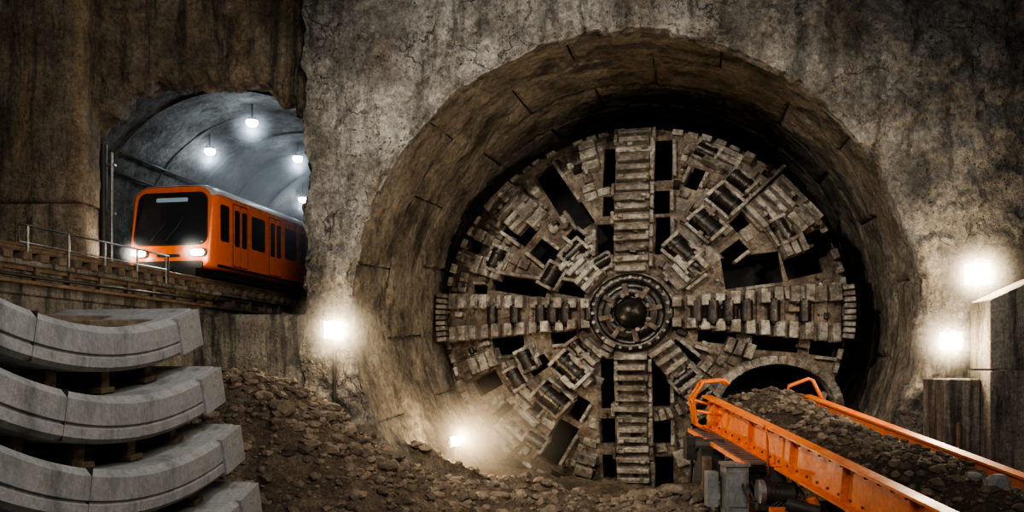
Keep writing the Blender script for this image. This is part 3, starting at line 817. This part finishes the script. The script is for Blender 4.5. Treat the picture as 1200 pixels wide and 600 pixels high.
mb.tube([(4.16,20,2.65),(4.7,20,2.5)],.035,'or',mx=inv); mb.tube([(4.2,19.4,2.4),(4.75,19.4,2.3)],.035,'or',mx=inv)
fr=[(6.5,20.2,2.75),(6.55,20.2,2.95),(7.02,20.2,3.12),(7.12,20.2,3.08),(7.3,20.1,2.66)]
mb.tube(fr,.045,'or',mx=inv)
mb.obj('support_frames',CV)
mb=MB()
for k in range(2):
    mb.box((-.66+.48*k,S(1.8),-.72),(.05,3.0,.08),'or')
for i in range(26): mb.box((-.42,S(.38+i*.115),-.7),(.46,.05,.05),'steel')
for s in(.5,1.8,3.2): mb.box((-.35,S(s),-.82),(.7,.07,.12),'black')
for s in(.5,3.2): mb.cyl((-.62,S(s),-.7),(-.62,S(s),-1.9),.04,'black',n=8)
mb.tube([(-.2,S(3.4),-.9),(-.25,S(3.3),-.2),(-.2,S(3.1),.0),(-.1,S(3.1),-.1)],.03,'or')
mb.obj('walkway',CV)
mb=MB()
mb.box((4.43,17,.86),(.44,.5,1.15),'grey',mx=inv); mb.box((4.43,16.74,1.0),(.34,.02,.7),'grey',mx=inv); mb.box((4.43,17,1.47),(.5,.56,.06),'grey',mx=inv)
mb.box((4.52,16.7,1.05),(.03,.04,.14),'black',mx=inv)
mb.box((4.02,17.2,.95),(.22,.3,.7),'grey',mx=inv)
mb.cyl((4.75,16.3,1.0),(5.35,16.2,.97),.2,'black',n=18,mx=inv); mb.cyl((4.7,16.3,1.0),(4.8,16.3,1.0),.25,'steel',n=18,mx=inv)
for i in range(6): mb.cyl((4.88+.07*i,16.28,.99),(4.90+.07*i,16.28,.99),.23,'black',n=18,mx=inv)
mb.box((5.1,16.4,.75),(.9,.5,.14),'black',mx=inv); mb.box((5.2,16.8,1.3),(.3,.3,.3),'black',mx=inv)
mb.box((5.15,15.7,.66),(.8,.18,.30),'or',mx=inv); mb.box((5.6,15.2,.5),(.7,.16,.22),'or',mx=inv,rot=(0,.25,0)); mb.box((4.85,15.7,.5),(.14,.2,.6),'or',mx=inv)
mb.box((5.5,15.4,.8),(.16,.16,.5),'or',mx=inv,rot=(0,-.4,0)); mb.cyl((5.2,15.4,.8),(5.9,14.9,.7),.07,'steel',mx=inv); mb.cyl((5.0,15.5,.9),(5.5,15.2,.8),.12,'black',mx=inv)
mb.box((4.9,17.5,1.25),(.5,.8,.5),'black',mx=inv); mb.box((4.3,18.6,1.3),(.5,.7,.7),'black',mx=inv)
mb.box((4.05,19.0,1.6),(.4,.4,.5),'black',mx=inv); mb.cyl((4.0,18.6,1.7),(4.6,18.5,1.7),.13,'black',mx=inv); mb.box((4.15,18.2,1.05),(.18,.2,.9),'rust',mx=inv)
mb.box((5.4,16.3,.6),(.5,.6,.4),'black',mx=inv); mb.box((5.75,15.4,.8),(.35,.4,.3),'black',mx=inv)
for k in range(7): mb.tube([(4.5+.1*k,16.9,1.2),(4.55+.1*k,16.4,.8+.05*k),(4.9+.1*k,16.1,.75),(5.2+.05*k,16.1,1.0),(5.4,16.4,1.2)],.02,'black',mx=inv)
mb.box((4.2,18.8,.6),(.08,.08,1.3),'rust',mx=inv); mb.box((4.8,16.9,.3),(1.4,1.,.1),'rust',mx=inv)
mb.obj('drive_unit',CV,bevel=.01)

# ------------------------------------------------------------------ right hand blocks
mb=MB()
mb.prism([(10.15,3.35),(13.5,3.35),(13.5,6.2),(11.2,5.3),(10.15,4.82)],0,.8,'ret',mx=Matrix.Translation((0,18.1,0)))
mb.prism([(10.12,-.5),(13.5,-.5),(13.5,3.32),(10.12,3.32)],0,.9,'ret',mx=Matrix.Translation((0,18.05,0)))
for x in (11.05,12.1): mb.box((x,18.08,4.3),(.03,.04,1.7),'void')
mb.obj('wall_right_abutment',bevel=.03)
mb=MB()
mb.box((9.72,18.9,1.4),(.78,1.0,3.5),'ret'); mb.box((9.6,18.35,.9),(.1,.1,2.6),'rust')
mb.obj('concrete_block',bevel=.03)
mb=MB()
for i,(z,xo) in enumerate(((.9,0),(1.6,.08),(2.3,-.04))):
    mb.box((12.1+xo,17.2,z-.3),(2.6,1.2,.62),'ret')
mb.obj('concrete_slab_stack',bevel=.03)

# ------------------------------------------------------------------ floodlights
def flood(loc,aim,size,pole_to,power,spill,pole_off=(0,.12),halo=1.0):
    e=empty('floodlight',loc)
    q=(Vector(aim)).to_track_quat('-Y','Z').to_matrix()
    mb=MB(); T=q.to_4x4()
    mb.box((0,.05,0),(size*1.12,.1,size),'black',mx=T); mb.box((0,.13,0),(size*.8,.1,size*.7),'black',mx=T)
    for k in range(6): mb.box(((k-2.5)*size*.13,.2,0),(.015,.08,size*.6),'black',mx=T)
    mb.box((0,-.005,0),(size*1.0,.02,size*.88),'lampW',mx=T)
    for s in(-1,1): mb.box((s*size*.6,.06,-size*.2),(.02,.05,size*.6),'steel',mx=T)
    mb.box((0,.06,-size*.52),(size*1.22,.05,.02),'steel',mx=T)
    if pole_to is not None:
        mb.cyl((pole_off[0],pole_off[1],-size*.5),(pole_off[0],pole_off[1],pole_to-loc[2]),.045,'black',n=10)
    mb.obj('lamp_head_and_pole',e)
    d=Vector(aim).normalized()
    l=light('lamp_light','AREA',tuple(d*.08),power,(1,.80,.54),parent=e,size=size*.9); l.rotation_euler=d.to_track_quat('-Z','Y').to_euler()
    light('lamp_spill','POINT',tuple(d*.3),spill,(1,.76,.47),parent=e,size=.1)
    if halo: haze_halo('lamp_halo',d*.15,(halo,halo*.7,halo),'haloS',e)  # ball of scatter added as the lamp's halo
flood((-4.05,19.35,4.24),(.45,-1,-.1),.42,1.0,120,170,halo=1.15)
flood((10.5,19.25,5.5),(-.35,-1,-.1),.5,2.4,210,220,halo=1.15)
flood((9.72,18.9,3.98),(-.5,-1,-.15),.42,3.1,140,160)
flood((-1.5,22.4,1.45),(.7,-.7,.35),.26,.2,90,280,halo=0)
haze_halo('dust_cloud',(-.6,22.2,1.5),(2.8,1.6,2.0),'dustT')
haze_halo('tunnel_haze',(-7.0,25.5,7.6),(3.2,4.6,3.2),'dustR')
mb=MB()
mb.tube([(10.6,19.55,5.2),(10.78,19.55,4.6),(10.72,19.55,4.0),(10.45,19.5,3.7),(10.15,19.45,3.8),(9.9,19.3,3.7)],.022,'black')
mb.obj('power_cable')

# ------------------------------------------------------------------ added key and fill lights, no fixtures
light('key_spot_high','SPOT',(-5.,9.,13.),9000,(1,.92,.80),size=.5,target=(3.6,23,4.6),angle=math.radians(68),blend=.95)  # added key light raking the wall and cutterhead
light('key_spot_side','SPOT',(11,9.5,9.5),4600,(1,.88,.72),size=.5,target=(3.0,24,4.6),angle=math.radians(64),blend=.95)  # added spot from the right, brightens lining and cutterhead
light('fill_spot_left_wall','SPOT',(0,7.,11.5),2600,(1,.88,.72),size=.8,target=(-8.6,20,6.6),angle=math.radians(56),blend=.95)  # added to lift the dark left wall
light('fill_spot_mound','SPOT',(2.5,11.,8.5),1700,(1,.85,.66),size=.5,target=(-3.,17.5,.8),angle=math.radians(56),blend=.95)  # extra spot added to brighten the rubble mound
light('fill_area_front','AREA',(2.,2,8),480,(1,.92,.82),size=4,size_y=2,target=(3,22,4))  # broad frontal fill, added, stands for no lamp
light('fill_area_segments','AREA',(-.5,4.,8.2),190,(.97,.96,1),size=1.2,size_y=.8,target=(-3,7.5,2.5))  # small fill added for the segment stack
w=bpy.data.worlds.new('w'); scene.world=w; w.use_nodes=True
w.node_tree.nodes['Background'].inputs[0].default_value=(.66,.68,.74,1); w.node_tree.nodes['Background'].inputs[1].default_value=.05

cam=bpy.data.cameras.new('camera'); cam.lens=30; cam.sensor_width=36; cam.shift_y=130/1200; cam.clip_end=200
co=bpy.data.objects.new('camera',cam); co.location=(0,0,CAMZ); co.rotation_euler=(math.pi/2,0,0); COL.objects.link(co); scene.camera=co
try: scene.view_settings.look='AgX - Medium High Contrast'
except Exception as ex: print(ex)
